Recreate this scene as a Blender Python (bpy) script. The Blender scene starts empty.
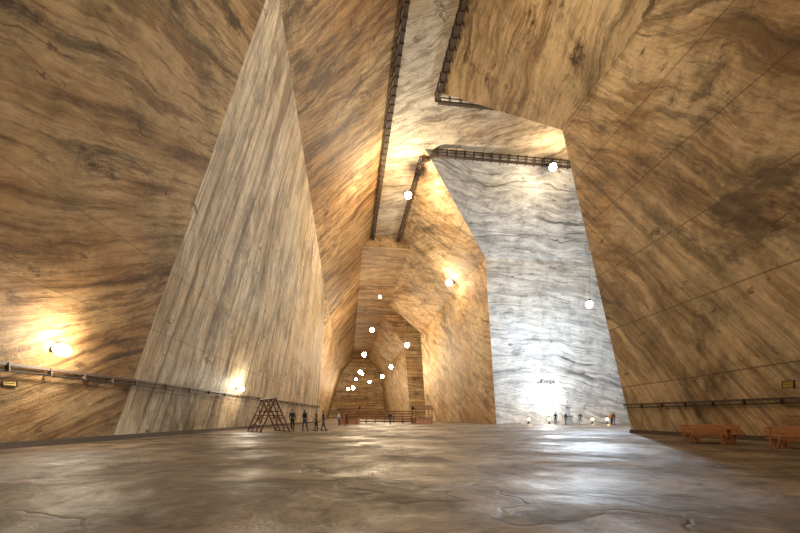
import bpy, bmesh, math, random
from mathutils import Vector, Matrix
random.seed(7)
scene = bpy.context.scene
try:
    scene.view_settings.view_transform = 'Standard'
    scene.view_settings.look = 'None'
except Exception: pass

# ------------------------------------------------------------------ materials
def nm(name):
    m = bpy.data.materials.new(name); m.use_nodes = True
    nt = m.node_tree; b = nt.nodes['Principled BSDF']
    return m, nt, b
def simple(name, col, rough=0.6, metal=0.0, emis=None, es=0.0, noise=0.25, nscale=6.0):
    m, nt, b = nm(name)
    N, L = nt.nodes, nt.links
    tc = N.new('ShaderNodeTexCoord'); n = N.new('ShaderNodeTexNoise')
    n.inputs['Scale'].default_value = nscale; n.inputs['Detail'].default_value = 4
    L.new(tc.outputs['Object'], n.inputs['Vector'])
    r = N.new('ShaderNodeValToRGB')
    r.color_ramp.elements[0].position = 0.3; r.color_ramp.elements[1].position = 0.7
    r.color_ramp.elements[0].color = (*[c*(1-noise) for c in col], 1)
    r.color_ramp.elements[1].color = (*[min(1, c*(1+noise)) for c in col], 1)
    L.new(n.outputs['Fac'], r.inputs['Fac']); L.new(r.outputs['Color'], b.inputs['Base Color'])
    b.inputs['Roughness'].default_value = rough; b.inputs['Metallic'].default_value = metal
    if emis:
        b.inputs['Emission Color'].default_value = (*emis, 1); b.inputs['Emission Strength'].default_value = es
    return m

class G:
    def __init__(s, nt): s.nt = nt; s.N = nt.nodes; s.L = nt.links
    def link(s, a, b):
        if isinstance(a, (int, float)): b.default_value = a
        elif isinstance(a, (tuple, Vector)): b.default_value = a
        else: s.L.new(a, b)
    def m(s, op, a, b=0.0, c=0.0, clamp=False):
        n = s.N.new('ShaderNodeMath'); n.operation = op; n.use_clamp = clamp
        s.link(a, n.inputs[0]); s.link(b, n.inputs[1]); s.link(c, n.inputs[2]); return n.outputs[0]
    def v(s, op, a, b=(0, 0, 0)):
        n = s.N.new('ShaderNodeVectorMath'); n.operation = op
        s.link(a, n.inputs[0]); s.link(b, n.inputs[1])
        return n.outputs['Value'] if op == 'DOT_PRODUCT' else n.outputs[0]
    def vs(s, a, k):
        n = s.N.new('ShaderNodeVectorMath'); n.operation = 'SCALE'; s.link(a, n.inputs[0]); n.inputs['Scale'].default_value = k
        return n.outputs[0]
    def noise(s, vec, scale=1, detail=4, rough=0.5, dist=0, col=False):
        n = s.N.new('ShaderNodeTexNoise'); s.link(vec, n.inputs['Vector'])
        n.inputs['Scale'].default_value = scale; n.inputs['Detail'].default_value = detail
        n.inputs['Roughness'].default_value = rough; n.inputs['Distortion'].default_value = dist
        return n.outputs['Color' if col else 'Fac']
    def comb(s, x, y, z):
        n = s.N.new('ShaderNodeCombineXYZ'); s.link(x, n.inputs[0]); s.link(y, n.inputs[1]); s.link(z, n.inputs[2]); return n.outputs[0]
    def ramp(s, f, stops, interp='LINEAR'):
        n = s.N.new('ShaderNodeValToRGB'); cr = n.color_ramp; cr.interpolation = interp
        while len(cr.elements) < len(stops): cr.elements.new(0.5)
        for e, (p, c) in zip(cr.elements, stops):
            e.position = p; e.color = (*c, 1) if len(c) == 3 else c
        s.link(f, n.inputs['Fac']); return n.outputs['Color']
    def mix(s, f, a, b, mode='MIX'):
        n = s.N.new('ShaderNodeMix'); n.data_type = 'RGBA'; n.blend_type = mode
        s.link(f, n.inputs[0])
        for val, i in ((a, 6), (b, 7)):
            if isinstance(val, tuple): n.inputs[i].default_value = (*val[:3], 1)
            else: s.L.new(val, n.inputs[i])
        return n.outputs[2]
def grey(x): return (x, x, x)

def salt(name, cols, bdir, bfreq, sdir, sfreq, warp=5.0, sstr=0.6, stain=0.6, seam=0.5, seamstep=3.1, bcon=0.6, tint=None, fold=None, normal=(1, 0, 0)):
    """Layered rock salt: folded strata + saw streaks + stains + cut seams.
    normal = approximate wall normal, used to lay the streaks in the plane of the wall."""
    m, nt, b = nm(name); g = G(nt)
    P = g.N.new('ShaderNodeTexCoord').outputs['Object']
    w1 = g.vs(g.v('SUBTRACT', g.noise(P, 0.055, 2, col=True), (.5, .5, .5)), warp*2)
    w2 = g.vs(g.v('SUBTRACT', g.noise(P, 0.35, 4, 0.6, col=True), (.5, .5, .5)), warp*0.3)
    Pw = g.v('ADD', g.v('ADD', P, w1), w2)
    nv = Vector(normal).normalized()
    bd = Vector(bdir).normalized()
    a = nv.cross(bd).normalized()
    bq = g.v('DOT_PRODUCT', Pw, tuple(bd))
    if fold:
        ax, c0, wl, amp = fold     # axis vector, centre, angular freq, amplitude (m)
        t = g.m('MULTIPLY', g.m('SUBTRACT', g.v('DOT_PRODUCT', P, ax), c0), wl)
        bq = g.m('SUBTRACT', bq, g.m('MULTIPLY', g.m('COSINE', t), amp))
    bx = g.m('MULTIPLY', bq, bfreq)
    by = g.m('MULTIPLY', g.v('DOT_PRODUCT', Pw, tuple(a)), 0.055)
    bz = g.m('MULTIPLY', g.v('DOT_PRODUCT', Pw, tuple(nv)), 0.02)
    band = g.noise(g.comb(bx, by, bz), 1.0, 9, 0.74)
    col = g.ramp(band, [(0.37, cols[0]), (0.45, cols[1]), (0.52, cols[2]), (0.58, cols[3]), (0.67, cols[1])])
    # thin dark lamellae, fading in and out
    lam = g.noise(g.comb(g.m('MULTIPLY', bx, 4.0), g.m('MULTIPLY', by, 0.8), bz), 1.0, 4, 0.6)
    lamc = g.ramp(lam, [(0.37, grey(0.20)), (0.43, grey(1.0)), (0.59, grey(1.0)), (0.66, grey(0.42))])
    lmk = g.ramp(g.noise(g.v('ADD', P, (5, 50, 9)), 0.14, 5, 0.65), [(0.42, grey(0.1)), (0.58, grey(1))])
    col = g.mix(g.m('MULTIPLY', lmk, bcon), col, lamc, 'MULTIPLY')
    # saw streaks
    sd = Vector(sdir).normalized()
    so = nv.cross(sd).normalized()
    q = g.m('MULTIPLY', g.v('DOT_PRODUCT', P, tuple(sd)), sfreq)
    st = g.noise(g.comb(q, g.m('MULTIPLY', g.v('DOT_PRODUCT', P, tuple(so)), 0.035), g.m('MULTIPLY', g.v('DOT_PRODUCT', P, tuple(nv)), 0.02)), 1.0, 8, 0.8)
    stc = g.ramp(st, [(0.38, grey(0.30)), (0.48, grey(0.85)), (0.54, grey(1.28)), (0.64, grey(0.58))])
    msk = g.ramp(g.noise(P, 0.09, 3), [(0.35, grey(0.45)), (0.6, grey(1))])
    col = g.mix(g.m('MULTIPLY', msk, sstr), col, stc, 'MULTIPLY')
    # mottling
    mo = g.noise(P, 0.45, 9, 0.74)
    col = g.mix(0.75, col, g.ramp(mo, [(0.36, grey(0.5)), (0.5, grey(1.0)), (0.64, grey(1.25))]), 'MULTIPLY')
    # broad ochre stain areas
    big = g.ramp(g.noise(g.v('ADD', P, (31, 7, 3)), 0.06, 5, 0.62), [(0.42, grey(0)), (0.60, grey(1))])
    tn = tint if tint else (0.70, 0.49, 0.27)
    col = g.mix(g.m('MULTIPLY', big, 0.75), col, tn, 'MULTIPLY')
    # dark patches elongated with the beds
    pt = g.noise(g.comb(g.m('MULTIPLY', bx, 0.5), g.m('MULTIPLY', by, 2.2), g.m('MULTIPLY', bz, 4)), 1.0, 9, 0.74)
    ptm = g.ramp(pt, [(0.55, grey(0)), (0.63, grey(1))])
    col = g.mix(g.m('MULTIPLY', ptm, stain), col, (0.065, 0.033, 0.014))
    # small flecks
    fl = g.ramp(g.noise(g.v('MULTIPLY', P, (1, 1, 2.2)), 0.6, 4, 0.6), [(0.66, grey(0)), (0.69, grey(1))])
    col = g.mix(g.m('MULTIPLY', fl, 0.7), col, (0.09, 0.045, 0.022))
    # horizontal cut seams
    z = g.v('DOT_PRODUCT', g.v('ADD', P, g.vs(w2, 0.12)), (0.015, 0.03, 1.0))
    fr = g.m('FRACT', g.m('DIVIDE', z, seamstep))
    sm = g.m('LESS_THAN', fr, 0.02)
    col = g.mix(g.m('MULTIPLY', sm, seam*0.6), col, (0.08, 0.05, 0.03))
    g.L.new(col, b.inputs['Base Color'])
    b.inputs['Roughness'].default_value = 0.6
    b.inputs['Specular IOR Level'].default_value = 0.35
    bp = g.N.new('ShaderNodeBump'); bp.inputs['Strength'].default_value = 0.6; bp.inputs['Distance'].default_value = 0.3
    h = g.m('ADD', g.m('MULTIPLY', st, 0.4+0.6*sstr), g.m('MULTIPLY', mo, 0.8))
    h = g.m('SUBTRACT', h, g.m('MULTIPLY', sm, 0.4))
    g.L.new(h, bp.inputs['Height']); g.L.new(bp.outputs[0], b.inputs['Normal'])
    return m

brown = [(0.13, 0.072, 0.030), (0.35, 0.22, 0.10), (0.52, 0.37, 0.195), (0.21, 0.125, 0.055)]
cream = [(0.26, 0.195, 0.13), (0.54, 0.445, 0.33), (0.72, 0.64, 0.50), (0.41, 0.32, 0.22)]
ochre = [(0.24, 0.155, 0.078), (0.52, 0.385, 0.225), (0.68, 0.54, 0.35), (0.36, 0.25, 0.135)]
white = [(0.27, 0.27, 0.275), (0.50, 0.50, 0.49), (0.68, 0.68, 0.66), (0.40, 0.395, 0.385)]
greyc = [(0.18, 0.15, 0.11), (0.44, 0.39, 0.31), (0.58, 0.53, 0.44), (0.30, 0.25, 0.18)]

nL, nLU, nR, nRU = (1, 0, -0.28), (0.77, 0, -0.64), (-1, 0, -0.09), (-0.8, 0, -0.6)
M_A = salt('salt_brown_layered', brown, (0.0, -0.42, 1), 0.6, (0, -0.35, 1), 1.5, warp=2.2, sstr=0.35, stain=0.97, bcon=0.8, tint=(0.75, 0.53, 0.31), normal=nL)
M_B = salt('salt_cream_streaked', cream, (0, 1, 0.1), 0.35, (0, 1, -0.14), 2.0, warp=2.5, sstr=0.95, stain=0.5, bcon=0.3, tint=(0.84, 0.68, 0.46), normal=nL)
M_C = salt('salt_upper_streaked', brown, (0, 1, -0.1), 0.4, (0, 1, -0.5), 1.4, warp=4, sstr=0.8, stain=0.85, bcon=0.6, normal=nLU)
M_R = salt('salt_ochre_streaked', ochre, (0, 0.8, -1), 0.40, (0, 1, -0.8), 1.9, warp=3.2, sstr=0.85, stain=0.75, bcon=0.65, seam=1.0, seamstep=4.3, fold=((0, 1, 0), 15.0, 0.22, 1.2), normal=nR)
M_U = salt('salt_ochre_upper', ochre, (0.1, 0.2, 1), 0.60, (0, 0.3, 1), 1.2, warp=3.5, sstr=0.3, stain=0.97, bcon=0.75, tint=(0.6, 0.41, 0.22), normal=nRU)
M_P = salt('salt_white_front', white, (0.12, 0, 1), 0.60, (0.2, 0, 1), 2.0, warp=3.4, sstr=0.4, stain=0.35, bcon=0.85, seam=0.6, seamstep=5.0, tint=(0.85, 0.80, 0.72), fold=((1, 0, 0), 30.0, 0.2, 0.8), normal=(0, -1, 0))
M_S = salt('salt_pillar_side', ochre, (0, 0.4, -1), 0.5, (0, 1, -0.6), 1.6, warp=2.5, sstr=0.8, stain=0.7, bcon=0.7, seam=1.0, normal=nR)
M_K = salt('salt_ceiling', greyc, (0.5, 1, 0), 0.6, (0.2, 1, 0), 1.0, warp=6, sstr=0.3, stain=0.5, seam=0.0, normal=(0, 0, -1))

def floor_mat():
    m, nt, b = nm('trodden_salt_floor'); g = G(nt)
    P = g.N.new('ShaderNodeTexCoord').outputs['Object']
    w = g.v('ADD', P, g.vs(g.v('SUBTRACT', g.noise(P, 0.35, 3, col=True), (.5, .5, .5)), 2.5))
    a = g.noise(w, 0.3, 9, 0.72)
    col = g.ramp(a, [(0.38, (0.062, 0.041, 0.026)), (0.47, (0.130, 0.093, 0.062)), (0.54, (0.20, 0.150, 0.104)), (0.64, (0.31, 0.245, 0.18))])
    tr = g.noise(g.v('MULTIPLY', w, (0.8, 0.5, 1)), 1.4, 9, 0.78)
    col = g.mix(0.9, col, g.ramp(tr, [(0.38, grey(0.38)), (0.5, grey(0.95)), (0.62, grey(1.3))]), 'MULTIPLY')
    # sinuous ridges of trodden salt
    rg = g.noise(w, 0.45, 3, 0.5)
    rd = g.m('ABSOLUTE', g.m('SUBTRACT', rg, 0.5))
    cr = g.ramp(rd, [(0.0, grey(1)), (0.02, grey(0))])
    cm = g.ramp(g.noise(P, 0.2, 3), [(0.42, grey(0)), (0.52, grey(1))])
    crm = g.m('MULTIPLY', cr, cm)
    col = g.mix(g.m('MULTIPLY', crm, 0.6), col, (0.04, 0.028, 0.019))
    g.L.new(col, b.inputs['Base Color'])
    ro = g.ramp(g.noise(w, 0.25, 8, 0.7), [(0.40, grey(0.30)), (0.50, grey(0.52)), (0.62, grey(0.78))])
    g.L.new(ro, b.inputs['Roughness'])
    b.inputs['Specular IOR Level'].default_value = 0.4
    bp = g.N.new('ShaderNodeBump'); bp.inputs['Strength'].default_value = 0.8; bp.inputs['Distance'].default_value = 0.10
    h = g.m('ADD', g.m('MULTIPLY', tr, 0.9), g.m('MULTIPLY', a, 1.0))
    h = g.m('SUBTRACT', h, g.m('MULTIPLY', crm, 0.3))
    g.L.new(h, bp.inputs['Height']); g.L.new(bp.outputs[0], b.inputs['Normal'])
    return m
M_F = floor_mat()
M_wood = simple('old_timber', (0.16, 0.085, 0.04), 0.7)
M_dark = simple('dark_timber', (0.05, 0.027, 0.013), 0.8)
M_orange = simple('varnished_wood', (0.50, 0.22, 0.09), 0.45)
M_metal = simple('painted_steel', (0.16, 0.05, 0.035), 0.5, 0.3)
M_iron = simple('black_iron', (0.05, 0.045, 0.04), 0.5, 0.8)
M_pipe = simple('cable_conduit', (0.07, 0.045, 0.03), 0.6)
M_stone = simple('pale_stone', (0.35, 0.35, 0.35), 0.7)
M_sign = simple('sign_yellow', (0.6, 0.42, 0.06), 0.5, noise=0.1)
M_letter = simple('carved_letters', (0.04, 0.03, 0.025), 0.8)
M_skin = simple('skin', (0.55, 0.33, 0.23), 0.5, noise=0.08)
M_hair = simple('hair', (0.04, 0.025, 0.015), 0.6)
cloth = {k: simple('cloth_'+k, c, 0.85) for k, c in dict(navy=(0.03, 0.04, 0.09), black=(0.02, 0.02, 0.022), denim=(0.06, 0.09, 0.17), red=(0.35, 0.05, 0.04), khaki=(0.22, 0.18, 0.11), white=(0.6, 0.6, 0.58), orange=(0.6, 0.2, 0.04)).items()}
def bulb(name, col, s): return simple(name, (0.9, 0.9, 0.9), 0.3, emis=col, es=s, noise=0)
M_bw = bulb('bulb_warm', (1.0, 0.84, 0.58), 60)
M_bc = bulb('bulb_cool', (0.75, 0.88, 1.0), 60)
M_bl = bulb('lantern_glow', (1.0, 0.6, 0.2), 12)

# ------------------------------------------------------------------ helpers
def add_obj(name, me, mats=(), parent=None, loc=None, rot=None):
    o = bpy.data.objects.new(name, me); scene.collection.objects.link(o)
    for m in mats: me.materials.append(m)
    if loc: o.location = loc
    if rot: o.rotation_euler = rot
    if parent: o.parent = parent
    return o
def quads(name, faces, mats, sub=0):
    """faces: list of (list of 4 pts, mat index)"""
    bm = bmesh.new()
    for pts, mi in faces:
        vs = [bm.verts.new(p) for p in pts]
        f = bm.faces.new(vs); f.material_index = mi
    bmesh.ops.remove_doubles(bm, verts=bm.verts, dist=0.001)
    if sub:
        bmesh.ops.subdivide_edges(bm, edges=bm.edges, cuts=sub, use_grid_fill=True)
    me = bpy.data.meshes.new(name); bm.to_mesh(me); bm.free()
    return add_obj(name, me, mats)
class MB:
    """multi-part mesh builder"""
    def __init__(s): s.bm = bmesh.new()
    def box(s, c, size, mi=0, rot=None, bevel=0.0):
        r = bmesh.ops.create_cube(s.bm, size=1.0)
        vs = r['verts']
        bmesh.ops.scale(s.bm, vec=size, verts=vs)
        if rot: bmesh.ops.rotate(s.bm, cent=(0, 0, 0), matrix=rot, verts=vs)
        bmesh.ops.translate(s.bm, vec=c, verts=vs)
        fs = {f for v in vs for f in v.link_faces}
        for f in fs: f.material_index = mi
        if bevel:
            es = list({e for f in fs for e in f.edges})
            bmesh.ops.bevel(s.bm, geom=es, offset=bevel, segments=2, affect='EDGES', profile=0.5)
    def rod(s, a, b, r, mi=0, r2=None, seg=8):
        a, b = Vector(a), Vector(b); d = b-a
        if d.length < 1e-5: return
        q = d.to_track_quat('Z', 'Y').to_matrix().to_4x4()
        res = bmesh.ops.create_cone(s.bm, cap_ends=True, segments=seg, radius1=r, radius2=r if r2 is None else r2, depth=d.length,
                                    matrix=Matrix.Translation((a+b)/2) @ q)
        for f in {f for v in res['verts'] for f in v.link_faces}: f.material_index = mi
    def beam(s, a, b, w, h, mi=0):
        a, b = Vector(a), Vector(b); d = b-a
        q = d.to_track_quat('Y', 'Z').to_matrix()
        s.box((a+b)/2, (w, d.length, h), mi, q)
    def ball(s, c, r, mi=0, scale=(1, 1, 1), seg=16):
        res = bmesh.ops.create_uvsphere(s.bm, u_segments=seg, v_segments=seg//2+2, radius=r)
        bmesh.ops.scale(s.bm, vec=scale, verts=res['verts']); bmesh.ops.translate(s.bm, vec=c, verts=res['verts'])
        for f in {f for v in res['verts'] for f in v.link_faces}: f.material_index = mi; f.smooth = True
    def lathe(s, prof, c=(0, 0, 0), mi=0, seg=20):
        rings = []
        for r, z in prof:
            rings.append([s.bm.verts.new((c[0]+r*math.cos(2*math.pi*i/seg), c[1]+r*math.sin(2*math.pi*i/seg), c[2]+z)) for i in range(seg)])
        for k in range(len(rings)-1):
            for i in range(seg):
                f = s.bm.faces.new((rings[k][i], rings[k][(i+1) % seg], rings[k+1][(i+1) % seg], rings[k+1][i])); f.material_index = mi; f.smooth = True
    def done(s, name, mats, **k):
        me = bpy.data.meshes.new(name); s.bm.to_mesh(me); s.bm.free()
        return add_obj(name, me, mats, **k)

# ------------------------------------------------------------------ hall shell (x across the hall, y along it)
ZB, ZC = 25.0, 36.0           # height of slope break, height of ceiling
Y0, YE = -32.0, 230.0
# left
bx0, bx1 = -11.7, -5.5        # foot of streaked wall at y=21.7 / y=77
A_base_far = (-19.75, Y0, 0); A_top_far = (-12.0, Y0, 27)
cB, cT = (-11.7, 21.7, 0), (-4.2, 24.0, 27)
quads('wall_left_entrance', [([A_base_far, cB, cT, A_top_far], 0), ([A_top_far, cT, (4.57, 24, ZC), (4.57, Y0, ZC)], 1)], [M_A, M_C], 3)
quads('wall_left', [([cB, (bx1, 77, 0), (-4.3, 77, ZB), cT], 0)], [M_B], 5)
quads('wall_left_upper', [([cT, (-4.3, 77, ZB), (4.57, 77, ZC), (4.57, 24, ZC)], 0)], [M_C], 5)
quads('wall_left_far', [([(bx1, 77, 0), (-11, 77.5, 0), (-9, 77.5, ZB), (-4.3, 77, ZB)], 0),
                        ([(-11, 77.5, 0), (-11, YE, 0), (-4.3, YE, ZB), (-4.3, 77.5, ZB)], 0),
                        ([(-4.3, 77, ZB), (-4.3, YE, ZB), (4.57, YE, ZC), (4.57, 77, ZC)], 1)], [M_S, M_C])
# right near pillar
rB, rT, rC = (19.9, 25.9, 0), (17.7, 31.3, ZB), (9.7, 42.1, ZC)
XR = 75
quads('wall_right', [([(19.9, Y0, 0), rB, rT, (17.5, Y0, ZB)], 0)], [M_R], 3)
quads('wall_right_upper', [([(17.5, Y0, ZB), rT, rC, (9.8, Y0, ZC)], 0)], [M_U], 3)
quads('wall_right_gallery', [([rB, (XR, 25.9, 0), (XR, 31.3, ZB), rT], 0), ([rT, (XR, 31.3, ZB), (XR, 42.1, ZC), rC], 0)], [M_S])
# far right pillar
pB, pT, pC = (22.1, 57.7, 0), (20.4, 57.9, ZB), (9.9, 51.2, ZC)
PY = 112
quads('salt_pillar', [([pB, (XR, 57.7, 0), (XR, 57.9, ZB), pT], 0), ([pT, (XR, 57.9, ZB), (XR, 51.2, ZC), pC], 0),
                      ([pB, pT, (20.4, PY, ZB), (22.1, PY, 0)], 1), ([pT, pC, (9.9, PY+7, ZC), (20.4, PY, ZB)], 1),
                      ([(22.1, PY, 0), (20.4, PY, ZB), (XR, PY, ZB), (XR, PY, 0)], 1), ([(20.4, PY, ZB), (9.9, PY+7, ZC), (XR, PY+7, ZC), (XR, PY, ZB)], 1)], [M_P, M_S])
p2 = 134
quads('salt_pillar.001', [([(21, p2, 0), (XR, p2, 0), (XR, p2, ZB), (19, p2, ZB)], 0), ([(19, p2, ZB), (XR, p2, ZB), (XR, p2-7, ZC), (9.9, p2-7, ZC)], 0),
                      ([(21, p2, 0), (19, p2, ZB), (19, YE, ZB), (21, YE, 0)], 0), ([(19, p2, ZB), (9.9, p2-7, ZC), (9.9, YE, ZC), (19, YE, ZB)], 0)], [M_S])
quads('wall_back', [([(-30, YE, 0), (30, YE, 0), (30, YE, ZC+1), (-30, YE, ZC+1)], 0)], [M_S])
quads('wall_front', [([(-30, Y0, 0), (30, Y0, 0), (30, Y0, ZC+1), (-30, Y0, ZC+1)], 0)], [M_S])
quads('wall_gallery_end', [([(XR, 20, 0), (XR, YE, 0), (XR, YE, ZC+1), (XR, 20, ZC+1)], 0)], [M_S])
quads('ceiling', [([(-30, Y0, ZC), (XR, Y0, ZC), (XR, 77, ZC), (-30, 77, ZC)], 0),
                  ([(2, 77, ZC), (12, 77, ZC), (12, 77, ZC-2.2), (2, 77, ZC-2.2)], 1),
                  ([(-30, 77, ZC-2.2), (XR, 77, ZC-2.2), (XR, YE, ZC-2.2), (-30, YE, ZC-2.2)], 1)], [M_K, M_C])
quads('floor', [([(-30, Y0, 0), (XR, Y0, 0), (XR, YE, 0), (-30, YE, 0)], 0)], [M_F])

# ------------------------------------------------------------------ timber gallery under the ceiling edges
def gallery(name, path, side):
    b = MB(); up = Vector((0, 0, 1))
    for a, c in zip(path[:-1], path[1:]):
        a, c = Vector(a), Vector(c); d = (c-a); L = d.length; d.normalize(); n = d.cross(up)*side
        def P(t, o, z): return a + d*t + n*o + up*z
        b.beam(P(0, 0.22, -0.95), P(L, 0.22, -0.95), 0.42, 0.10)     # deck
        b.beam(P(0, 0.42, -0.22), P(L, 0.42, -0.22), 0.07, 0.09)    # handrail
        b.beam(P(0, 0.42, -0.58), P(L, 0.42, -0.58), 0.05, 0.07)
        n_ = max(2, int(L/1.2))
        for i in range(n_+1):
            t = L*i/n_
            b.beam(P(t, 0.42, -1.05), P(t, 0.42, -0.02), 0.09, 0.09)
            b.beam(P(t, 0.0, -1.03), P(t, 0.47, -1.01), 0.09, 0.09)
            b.beam(P(t, -0.25, -1.0), P(t, 0.05, -0.05), 0.09, 0.09)
    return b.done(name, [M_dark])
gallery('timber_gallery', [(4.57, -30, ZC), (4.57, 76.8, ZC)], 1)
gallery('timber_gallery.001', [(9.8, -30, ZC), (9.7, 42.1, ZC), (40, 42.1, ZC)], -1)
gallery('timber_gallery.002', [(60, 51.2, ZC), (11.6, 51.2, ZC), (9.9, 53, ZC), (9.9, 76.8, ZC)], -1)

# ------------------------------------------------------------------ conduits / handrails on the walls
def lerp(a, b, t): return Vector(a)*(1-t)+Vector(b)*t
def on_wall(b0, b1, t0, t1, t, z):   # base line b, top line t, fraction t, height z
    p, q = lerp(b0, b1, t), lerp(t0, t1, t)
    return lerp(p, q, z/q.z)
def wall_rail(name, b0, b1, t0, t1, z, inward, f0=0.0, f1=1.0, n=20):
    b = MB(); iv = Vector(inward)
    pts = [on_wall(b0, b1, t0, t1, f0+(f1-f0)*i/n, z)+iv*0.14 for i in range(n+1)]
    for p, q in zip(pts[:-1], pts[1:]):
        b.beam(p, q, 0.08, 0.10, 0); b.rod(p-Vector((0, 0, 0.22)), q-Vector((0, 0, 0.22)), 0.03, 1, seg=6)
        b.box(p-Vector((0, 0, 0.1)), (0.14, 0.06, 0.3), 0)
    return b.done(name, [M_pipe, M_iron])
wall_rail('cable_rail', A_base_far, cB, A_top_far, cT, 3.0, (1, 0, 0), 0.4, 1.0)
wall_rail('cable_rail.001', cB, (bx1, 77, 0), cT, (-4.3, 77, ZB), 3.0, (1, 0, 0))
wall_rail('cable_rail.002', (19.9, Y0, 0), rB, (17.5, Y0, ZB), rT, 2.0, (-1, 0, 0), 0.4, 1.0)
for nme, b0, b1, ofs in (('baseboard_left_entrance', A_base_far, cB, 0.1), ('baseboard_left', cB, (bx1, 77, 0), 0.1), ('baseboard_right', (19.9, Y0, 0), rB, -0.1)):
    b = MB(); o = Vector((ofs, 0, 0.12)); b.beam(Vector(b0)+o, Vector(b1)+o, 0.22, 0.24); b.done(nme, [M_pipe])

# ------------------------------------------------------------------ lamps
def light_child(o, pos, watts, col, rad):
    ld = bpy.data.lights.new('lamp_light', 'POINT'); ld.energy = watts; ld.shadow_soft_size = rad; ld.color = col
    lo = bpy.data.objects.new('bulb_light', ld); scene.collection.objects.link(lo); lo.parent = o; lo.location = pos
WARM, COOL = (1.0, 0.78, 0.50), (0.74, 0.87, 1.0)
def pendant(loc, watts, warm=True, r=0.32, rad=0.35):
    x, y, z = loc; b = MB()
    b.ball((0, 0, 0), r, 0, (1, 1, 1.1))
    b.lathe([(r*0.3, r*1.6), (r*0.4, r*1.4), (r*0.5, r*1.0), (r*0.6, r*0.8)], mi=1)
    b.rod((0, 0, r*1.5), (0, 0, ZC-z if y < 77 else ZC-2.2-z), 0.012, 1, seg=6)
    o = b.done('pendant_lamp', [M_bw if warm else M_bc, M_iron], loc=(x, y, z))
    light_child(o, (0, 0, -r-rad-0.1), watts, WARM if warm else COOL, rad)
def flood(loc, anchor, watts, warm=True, r=0.46):
    """spot lamp on a bracket fixed to wall / gallery at anchor"""
    b = MB(); L = Vector(loc); A = Vector(anchor)-L
    b.ball((0, 0, 0), r, 0); d = A.normalized()
    b.rod(d*r*0.7, d*r*1.3, r*0.8, 1, r*0.4, seg=16)
    b.rod(d*r*1.2, A, 0.05, 1)
    b.box(A, (0.3, 0.3, 0.3), 1)
    o = b.done('floodlight', [M_bw if warm else M_bc, M_iron], loc=loc)
    light_child(o, -d*(r+0.8), watts, WARM if warm else COOL, 0.35)
flood((8.2, 54.5, 31.6), (9.4, 55, 34.8), 7500)
flood((26.3, 48.8, 33.4), (26.5, 50.7, 34.9), 1900)
flood((18.3, 71.5, 25.6), (19.6, 72, 26.0), 1900, r=0.55)
for x, y, z, w, warm, r in [
    (28.3, 44, 14.4, 13500, False, .38), (5, 63, 20, 1500, True, .22), (6, 101, 22.9, 4200, True, .5),
    (14, 94.7, 18.2, 4200, True, .55), (4.5, 113, 18.5, 3800, True, .6), (12, 112, 15, 3800, True, .5),
    (10, 118, 12.9, 2200, True, .5), (4, 135, 16, 3800, True, .6), (2, 162, 12.5, 3500, True, .65), (8, 150, 14, 2500, True, .5),
    (0, 190, 14, 3500, True, .6), (4, 205, 20, 3500, True, .6), (6, 170, 19, 2200, True, .5),
    (6, 23, 27.5, 1900, True, .42), (3, 5, 15, 1450, True, .42), (3, -14, 18, 800, True, .42)]:  # this row: unseen lamps added to brighten the hall around the camera
    pendant((x, y, z), w, warm, r)
def wall_lamp(loc, ndir, watts, col, mat, r=0.2):
    b = MB(); n = Vector(ndir).normalized()
    b.box(n*0.03, (0.12, 0.2, 0.2), 1); b.rod((0, 0, 0), n*0.22, 0.05, 1)
    b.ball(n*0.36, r, 0, (1, 1.25, 0.9)); b.rod(n*0.1+Vector((0, 0, r*1.1)), n*0.45+Vector((0, 0, r*1.1)), 0.03, 1, 0.05)
    o = b.done('wall_lamp', [mat, M_iron], loc=loc)
    light_child(o, n*0.85, watts, col, 0.2)
wall_lamp((-11.35, 17.1, 3.76), (1, -0.1, 0), 600, (1, 0.90, 0.72), M_bw, 0.27)
wall_lamp((-9.35, 35.4, 3.5), (1, 0, 0), 450, (1, 0.90, 0.72), M_bw, 0.24)
wall_lamp((30, 57.65, 4.4), (0, -1, 0), 1700, (0.95, 0.97, 1.0), M_bc, 0.25)

# ------------------------------------------------------------------ picnic sets at the right wall
def picnic_set(loc, rz):
    root = bpy.data.objects.new('picnic_table', None); scene.collection.objects.link(root)
    root.location = loc; root.rotation_euler = (0, 0, rz); root.scale = (0.85,)*3
    b = MB()
    for i in range(5): b.box(((i-2)*0.155, 0, 0.76), (0.14, 2.0, 0.045), 0, bevel=0.008)
    for y in (-0.75, 0.75):
        b.beam((-0.3, y, 0), (-0.12, y, 0.74), 0.09, 0.09, 0); b.beam((0.3, y, 0), (0.12, y, 0.74), 0.09, 0.09, 0)
        b.box((0, y, 0.70), (0.72, 0.07, 0.08)); b.box((0, y, 0.3), (0.5, 0.06, 0.07))
    b.box((0, 0, 0.33), (0.06, 1.5, 0.08))
    b.done('table_top', [M_orange], parent=root)
    for sx, nm_ in ((-1, 'bench_inner'), (1, 'bench_outer')):
        b = MB(); X = sx*0.70
        for i in range(3): b.box((X+(i-1)*0.135, 0, 0.45), (0.12, 2.0, 0.04), 0, bevel=0.008)
        for y in (-0.8, 0.8):
            b.beam((X-sx*0.15, y, 0), (X-sx*0.15, y, 0.43), 0.07, 0.07, 0)
            b.beam((X+sx*0.17, y, 0), (X+sx*0.30, y, 0.95), 0.07, 0.07, 0)
            b.box((X, y, 0.40), (0.40, 0.06, 0.06))
        for z in (0.60, 0.75, 0.90): b.box((X+sx*(0.22+z*0.07), 0, z), (0.035, 2.0, 0.11), 0, bevel=0.006)
        b.done(nm_, [M_orange], parent=root)
picnic_set((16.0, 15.9, 0), math.radians(26))
picnic_set((16.3, 12.4, 0), math.radians(20))

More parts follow.
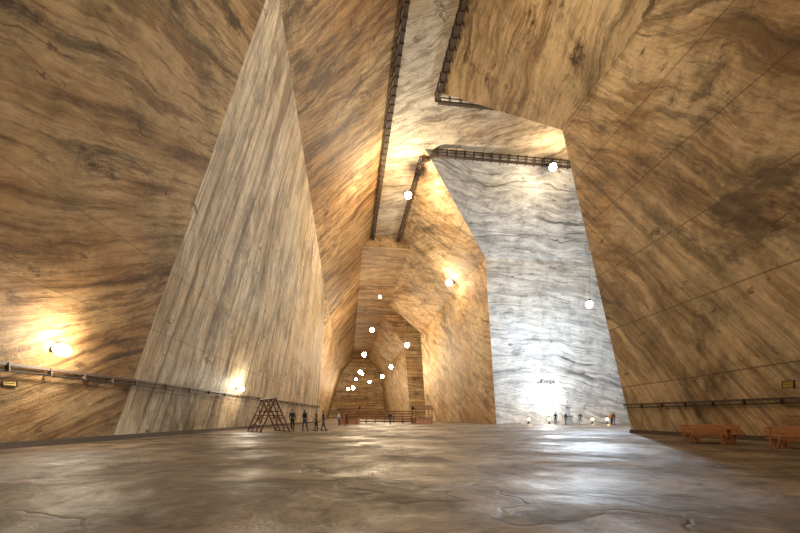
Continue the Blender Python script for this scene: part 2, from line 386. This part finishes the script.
# ------------------------------------------------------------------ climbing frame near left wall
def a_frame(loc, rz):
    b = MB(); H, W, Ln = 2.5, 1.15, 2.4
    for y in (-Ln/2, -Ln/6, Ln/6, Ln/2):
        b.rod((-W, y, 0), (0, y, H), 0.05); b.rod((W, y, 0), (0, y, H), 0.05); b.rod((-W*.5, y, H/2), (W*.5, y, H/2), 0.035)
    for s in (-1, 1):
        for k in range(5):
            f = k/5; b.rod((s*W*(1-f), -Ln/2, H*f+0.05), (s*W*(1-f), Ln/2, H*f+0.05), 0.035)
        b.rod((s*W, -Ln/2, 0.05), (s*W*.2, Ln/2, H*.8), 0.035); b.rod((s*W, Ln/2, 0.05), (s*W*.2, -Ln/2, H*.8), 0.035)
    b.rod((0, -Ln/2-.1, H), (0, Ln/2+.1, H), 0.06)
    return b.done('climbing_frame', [M_metal], loc=loc, rot=(0, 0, rz))
a_frame((-6.0, 31.5, 0), math.radians(35))

# ------------------------------------------------------------------ bleachers and stall down the hall
def bleachers(loc, rz, W=11.0):
    b = MB(); n = 5
    for k in range(n):
        z = 0.42*(k+1); y = k*0.8
        for j in range(3): b.box((0, y-0.22+j*0.22, z), (W, 0.19, 0.05), 0)
        b.box((0, y-0.33, z-0.12), (W, 0.04, 0.18), 1)
        for i in range(8):
            x = -W/2+0.1+i*(W-0.2)/7
            b.box((x, y, (z-0.02)/2), (0.09, 0.09, z-0.02), 1); b.box((x, y-0.3, (z-0.02)/2), (0.09, 0.09, z-0.02), 1)
    for s in (-1, 1): b.beam((s*W/2, -0.3, 0.9), (s*W/2, n*0.8-0.4, 3.0), 0.06, 0.08, 1); b.beam((s*W/2, n*0.8-0.5, 0), (s*W/2, n*0.8-0.5, 3.0), 0.09, 0.09, 1)
    return b.done('bleachers', [M_orange, M_wood], loc=loc, rot=(0, 0, rz))
bleachers((5.2, 66, 0), math.radians(-5))
def stall(loc, rz, w=2.6):
    b = MB()
    for x in (-w/2, w/2):
        for y in (-0.9, 0.9): b.box((x, y, 1.15), (0.1, 0.1, 2.3), 1)
    for k in range(5): b.box((0, -0.92, 0.1+k*0.19), (w, 0.04, 0.17), 0)
    for s in (-1, 1):
        for k in range(5): b.box((s*w/2, 0, 0.1+k*0.19), (0.04, 1.8, 0.17), 0)
    b.box((0, -1.0, 1.05), (w+0.2, 0.45, 0.06), 1)
    for s in (-1, 1):
        R = Matrix.Rotation(s*math.radians(-24), 3, 'X')
        b.box((0, s*0.6, 2.55), (w+0.5, 1.45, 0.06), 1, R)
    return b.done('market_stall', [M_orange, M_wood], loc=loc, rot=(0, 0, rz))
stall((11.6, 62, 0), 0.1)
stall((0.2, 60.5, 0), -0.2)

# ------------------------------------------------------------------ lanterns, statue, inscription, signs
def lantern(loc):
    b = MB()
    b.lathe([(0.0, 0), (0.28, 0), (0.28, 0.06), (0.12, 0.12), (0.09, 0.45), (0.2, 0.5), (0.0, 0.5)], mi=1)
    b.ball((0, 0, 0.72), 0.2, 0, (1, 1, 1.1))
    for i in range(4):
        a = math.pi/4+i*math.pi/2; b.rod((0.2*math.cos(a), 0.2*math.sin(a), 0.5), (0.2*math.cos(a), 0.2*math.sin(a), 0.95), 0.02, 1)
    b.lathe([(0.26, 0.95), (0.1, 1.12), (0.0, 1.2)], mi=1)
    o = b.done('ground_lantern', [M_bl, M_iron], loc=loc)
    light_child(o, (0, -0.4, 0.75), 60, (1, .6, .25), .15)
for x in (26.2, 29.4, 36.2, 38.6): lantern((x, 55.6, 0))
def statue(loc):
    b = MB()
    b.box((0, 0, 0.15), (1.5, 1.5, 0.3), 0, bevel=0.03); b.box((0, 0, 0.75), (1.05, 1.05, 0.9), 0, bevel=0.03); b.box((0, 0, 1.25), (1.25, 1.25, 0.12), 0, bevel=0.02)
    b.lathe([(0.42, 1.3), (0.40, 1.5), (0.30, 2.0), (0.24, 2.35), (0.30, 2.65), (0.33, 2.82), (0.22, 2.93), (0.09, 2.98), (0.085, 3.08)], mi=0)
    b.ball((0, 0, 3.2), 0.15, 0, (0.85, 1, 1.2)); b.ball((0, -0.15, 3.19), 0.03, 0)
    for s in (-1, 1):
        b.rod((s*0.3, 0, 2.78), (s*0.38, -0.1, 2.4), 0.1, 0, 0.08); b.rod((s*0.38, -0.1, 2.4), (s*0.1, -0.36, 2.5), 0.085, 0, 0.06)
        b.ball((s*0.38, -0.1, 2.4), 0.085, 0)
    b.ball((0, -0.38, 2.5), 0.1, 0)
    b.lathe([(0.17, 3.24), (0.16, 3.34), (0.10, 3.42), (0, 3.45)], mi=0)
    return b.done('stone_statue', [M_stone], loc=loc)
statue((31.3, 54.0, 0))
def text_obj(name, s, size, loc, rot, mat):
    c = bpy.data.curves.new(name, 'FONT'); c.body = s; c.size = size; c.extrude = 0.03; c.align_x = 'CENTER'; c.offset = 0.01
    o = bpy.data.objects.new(name, c); scene.collection.objects.link(o); o.location = loc; o.rotation_euler = rot
    c.materials.append(mat)
text_obj('wall_inscription', 'UNIREA', 0.8, (30, 57.68, 6.1), (math.pi/2, 0, 0), M_letter)
def sign(name, loc, rot, w, h, mat):
    b = MB(); b.box((0, 0, 0), (w, 0.04, h), 0, bevel=0.01)
    for sx in (-1, 1): b.box((sx*w/2, 0, 0), (0.04, 0.07, h+0.04), 1)
    for sz in (-1, 1): b.box((0, 0, sz*h/2), (w+0.04, 0.07, 0.04), 1)
    for k in range(3): b.box((0, -0.025, h*0.25-k*h*0.25), (w*0.7, 0.01, h*0.08), 1)
    b.done(name, [mat, M_iron], loc=loc, rot=rot)
sign('warning_sign', (-11.95, 15.9, 2.45), (0, 0, math.radians(80)), 0.5, 0.35, M_sign)
sign('notice_board', (19.4, 15.4, 2.6), (0, 0, math.radians(-90)), 0.45, 0.3, M_sign)

# ------------------------------------------------------------------ people
def skin_piece(verts, edges, radii, mat, root=0, sub=1):
    me = bpy.data.meshes.new('tmp'); me.from_pydata(verts, edges, []); me.update()
    o = bpy.data.objects.new('tmp', me); scene.collection.objects.link(o)
    sk = o.modifiers.new('s', 'SKIN'); sk.use_smooth_shade = True
    for i, r in enumerate(radii):
        v = me.skin_vertices[0].data[i]; v.radius = (r, r) if not isinstance(r, tuple) else r; v.use_root = (i == root)
    if sub: o.modifiers.new('u', 'SUBSURF').levels = sub
    bpy.context.view_layer.update()
    dg = bpy.context.evaluated_depsgraph_get()
    m2 = bpy.data.meshes.new_from_object(o.evaluated_get(dg))
    bpy.data.objects.remove(o); bpy.data.meshes.remove(me)
    m2.materials.clear(); return m2, mat
def person(loc, rz, top, trous, step=0.12, armb=0.1, turn=0.0, scale=1.0, hair_long=False):
    pcs = []
    # legs + pelvis (trousers)
    V = [(0, 0, 0.95), (-0.09, 0, 0.88), (-0.11, -step*0.5, 0.50), (-0.11, -step, 0.10), (0.09, 0, 0.88), (0.11, step*0.4, 0.50), (0.11, step, 0.10), (0, 0, 1.05)]
    E = [(0, 1), (1, 2), (2, 3), (0, 4), (4, 5), (5, 6), (0, 7)]
    pcs.append(skin_piece(V, E, [(.14, .11), .095, .065, .055, .095, .065, .055, (.145, .105)], trous))
    # feet
    for x, y in ((-0.11, -step), (0.11, step)):
        pcs.append(skin_piece([(x, y+0.04, 0.05), (x, y-0.06, 0.055), (x*1.1, y-0.17, 0.04)], [(0, 1), (1, 2)], [.045, .05, .038], cloth['black']))
    # torso + arms (jacket)
    V = [(0, 0, 1.02), (0, 0, 1.22), (0, 0.01, 1.38), (0, 0, 1.47), (-0.17, 0, 1.41), (-0.235, 0.02, 1.13), (-0.22, -armb, 0.90), (0.17, 0, 1.41), (0.235, 0.02, 1.13), (0.22, -armb, 0.90)]
    E = [(0, 1), (1, 2), (2, 3), (2, 4), (4, 5), (5, 6), (2, 7), (7, 8), (8, 9)]
    pcs.append(skin_piece(V, E, [(.155, .11), (.145, .105), (.155, .11), .065, .07, .052, .042, .07, .052, .042], top))
    # neck/head with jaw
    V = [(0, 0, 1.46), (0, -0.01, 1.53), (0, -0.012, 1.585), (0, 0.0, 1.655), (0, 0.005, 1.70)]
    pcs.append(skin_piece(V, [(0, 1), (1, 2), (2, 3), (3, 4)], [.052, .05, (.065, .075), (.075, .09), (.06, .075)], M_skin))
    pcs.append(skin_piece([(0, -0.075, 1.645), (0, -0.105, 1.61)], [(0, 1)], [.009, .014], M_skin))
    pcs.append(skin_piece([(-0.02, -0.085, 1.575), (0.02, -0.085, 1.575)], [(0, 1)], [.007, .007], cloth['red']))
    for s in (-1, 1):
        pcs.append(skin_piece([(s*0.078, 0.0, 1.65), (s*0.083, 0.008, 1.60)], [(0, 1)], [.016, .011], M_skin))
        pcs.append(skin_piece([(s*0.028, -0.086, 1.643), (s*0.036, -0.084, 1.643)], [(0, 1)], [.009, .009], M_hair))
        # hand: palm, four fingers, thumb
        hx_, hy_, hz_ = s*0.22, -armb, 0.89
        pcs.append(skin_piece([(hx_, hy_, hz_), (hx_, hy_-0.01, hz_-0.09)], [(0, 1)], [(.022, .03), (.016, .042)], M_skin))
        for k, ln in enumerate((.065, .078, .074, .058)):
            fy = hy_-0.04+k*0.021
            pcs.append(skin_piece([(hx_, fy, hz_-0.09), (hx_-s*0.004, fy, hz_-0.09-ln*.55), (hx_-s*0.02, fy, hz_-0.09-ln)], [(0, 1), (1, 2)], [.009, .009, .007], M_skin, sub=0))
        pcs.append(skin_piece([(hx_, hy_-0.025, hz_-0.03), (hx_-s*0.012, hy_-0.055, hz_-0.06), (hx_-s*0.015, hy_-0.06, hz_-0.09)], [(0, 1), (1, 2)], [.011, .010, .008], M_skin, sub=0))
    # hair
    V = [(0, 0.02, 1.72), (0, 0.045, 1.68), (0, 0.06, 1.60)]; R = [(.075, .075), (.082, .07), (.06, .045)]
    E = [(0, 1), (1, 2)]
    if hair_long: V.append((0, 0.075, 1.47)); R.append((.06, .03)); E.append((2, 3))
    pcs.append(skin_piece(V, E, R, M_hair))
    bm = bmesh.new(); mats = []
    for m2, mat in pcs:
        if mat not in mats: mats.append(mat)
        n0 = len(bm.faces); bm.from_mesh(m2); bm.faces.ensure_lookup_table()
        for f in bm.faces[n0:]: f.material_index = mats.index(mat); f.smooth = True
        bpy.data.meshes.remove(m2)
    zmin = min(v.co.z for v in bm.verts)
    for v in bm.verts: v.co.z -= zmin
    me = bpy.data.meshes.new('person'); bm.to_mesh(me); bm.free()
    o = add_obj('person', me, mats, loc=loc, rot=(0, 0, rz)); o.scale = (scale,)*3
    return o
person((-4.4, 32.8, 0), 0.5, cloth['navy'], cloth['black'], 0.10)
person((-3.45, 32.9, 0), 2.4, cloth['black'], cloth['denim'], 0.16, hair_long=True)
person((-2.6, 33.6, 0), -1.2, cloth['khaki'], cloth['black'], 0.08)
person((-2.0, 33.2, 0), 1.4, cloth['navy'], cloth['denim'], 0.2, scale=0.95)
person((32.5, 46.0, 0), 0.3, cloth['orange'], cloth['black'], 0.1)
person((33.2, 46.6, 0), 1.8, cloth['black'], cloth['black'], 0.1)
person((28.4, 52.0, 0), 2.9, cloth['black'], cloth['black'], 0.14)
person((29.6, 51.5, 0), 0.4, cloth['navy'], cloth['black'], 0.14)
person((33.6, 54.5, 0), -0.6, cloth['black'], cloth['denim'], 0.1)
person((-1.2, 52.0, 0), 1.0, cloth['white'], cloth['denim'], 0.1)
person((-0.2, 52.5, 0), -1.0, cloth['red'], cloth['black'], 0.12, hair_long=True)
person((6.0, 57.0, 0), 0.2, cloth['black'], cloth['denim'], 0.14)

# ------------------------------------------------------------------ world + camera
w = bpy.data.worlds.new('World'); scene.world = w; w.use_nodes = True
w.node_tree.nodes['Background'].inputs[0].default_value = (0.02, 0.015, 0.01, 1)
w.node_tree.nodes['Background'].inputs[1].default_value = 0.1
cd = bpy.data.cameras.new('camera'); cam = bpy.data.objects.new('camera', cd); scene.collection.objects.link(cam)
cd.lens = 18; cd.sensor_width = 36; cd.shift_y = 149.5/800; cd.clip_end = 500
cam.location = (0, 0, 1.2); cam.rotation_euler = (math.pi/2, 0, -math.radians(7.4))
scene.camera = cam
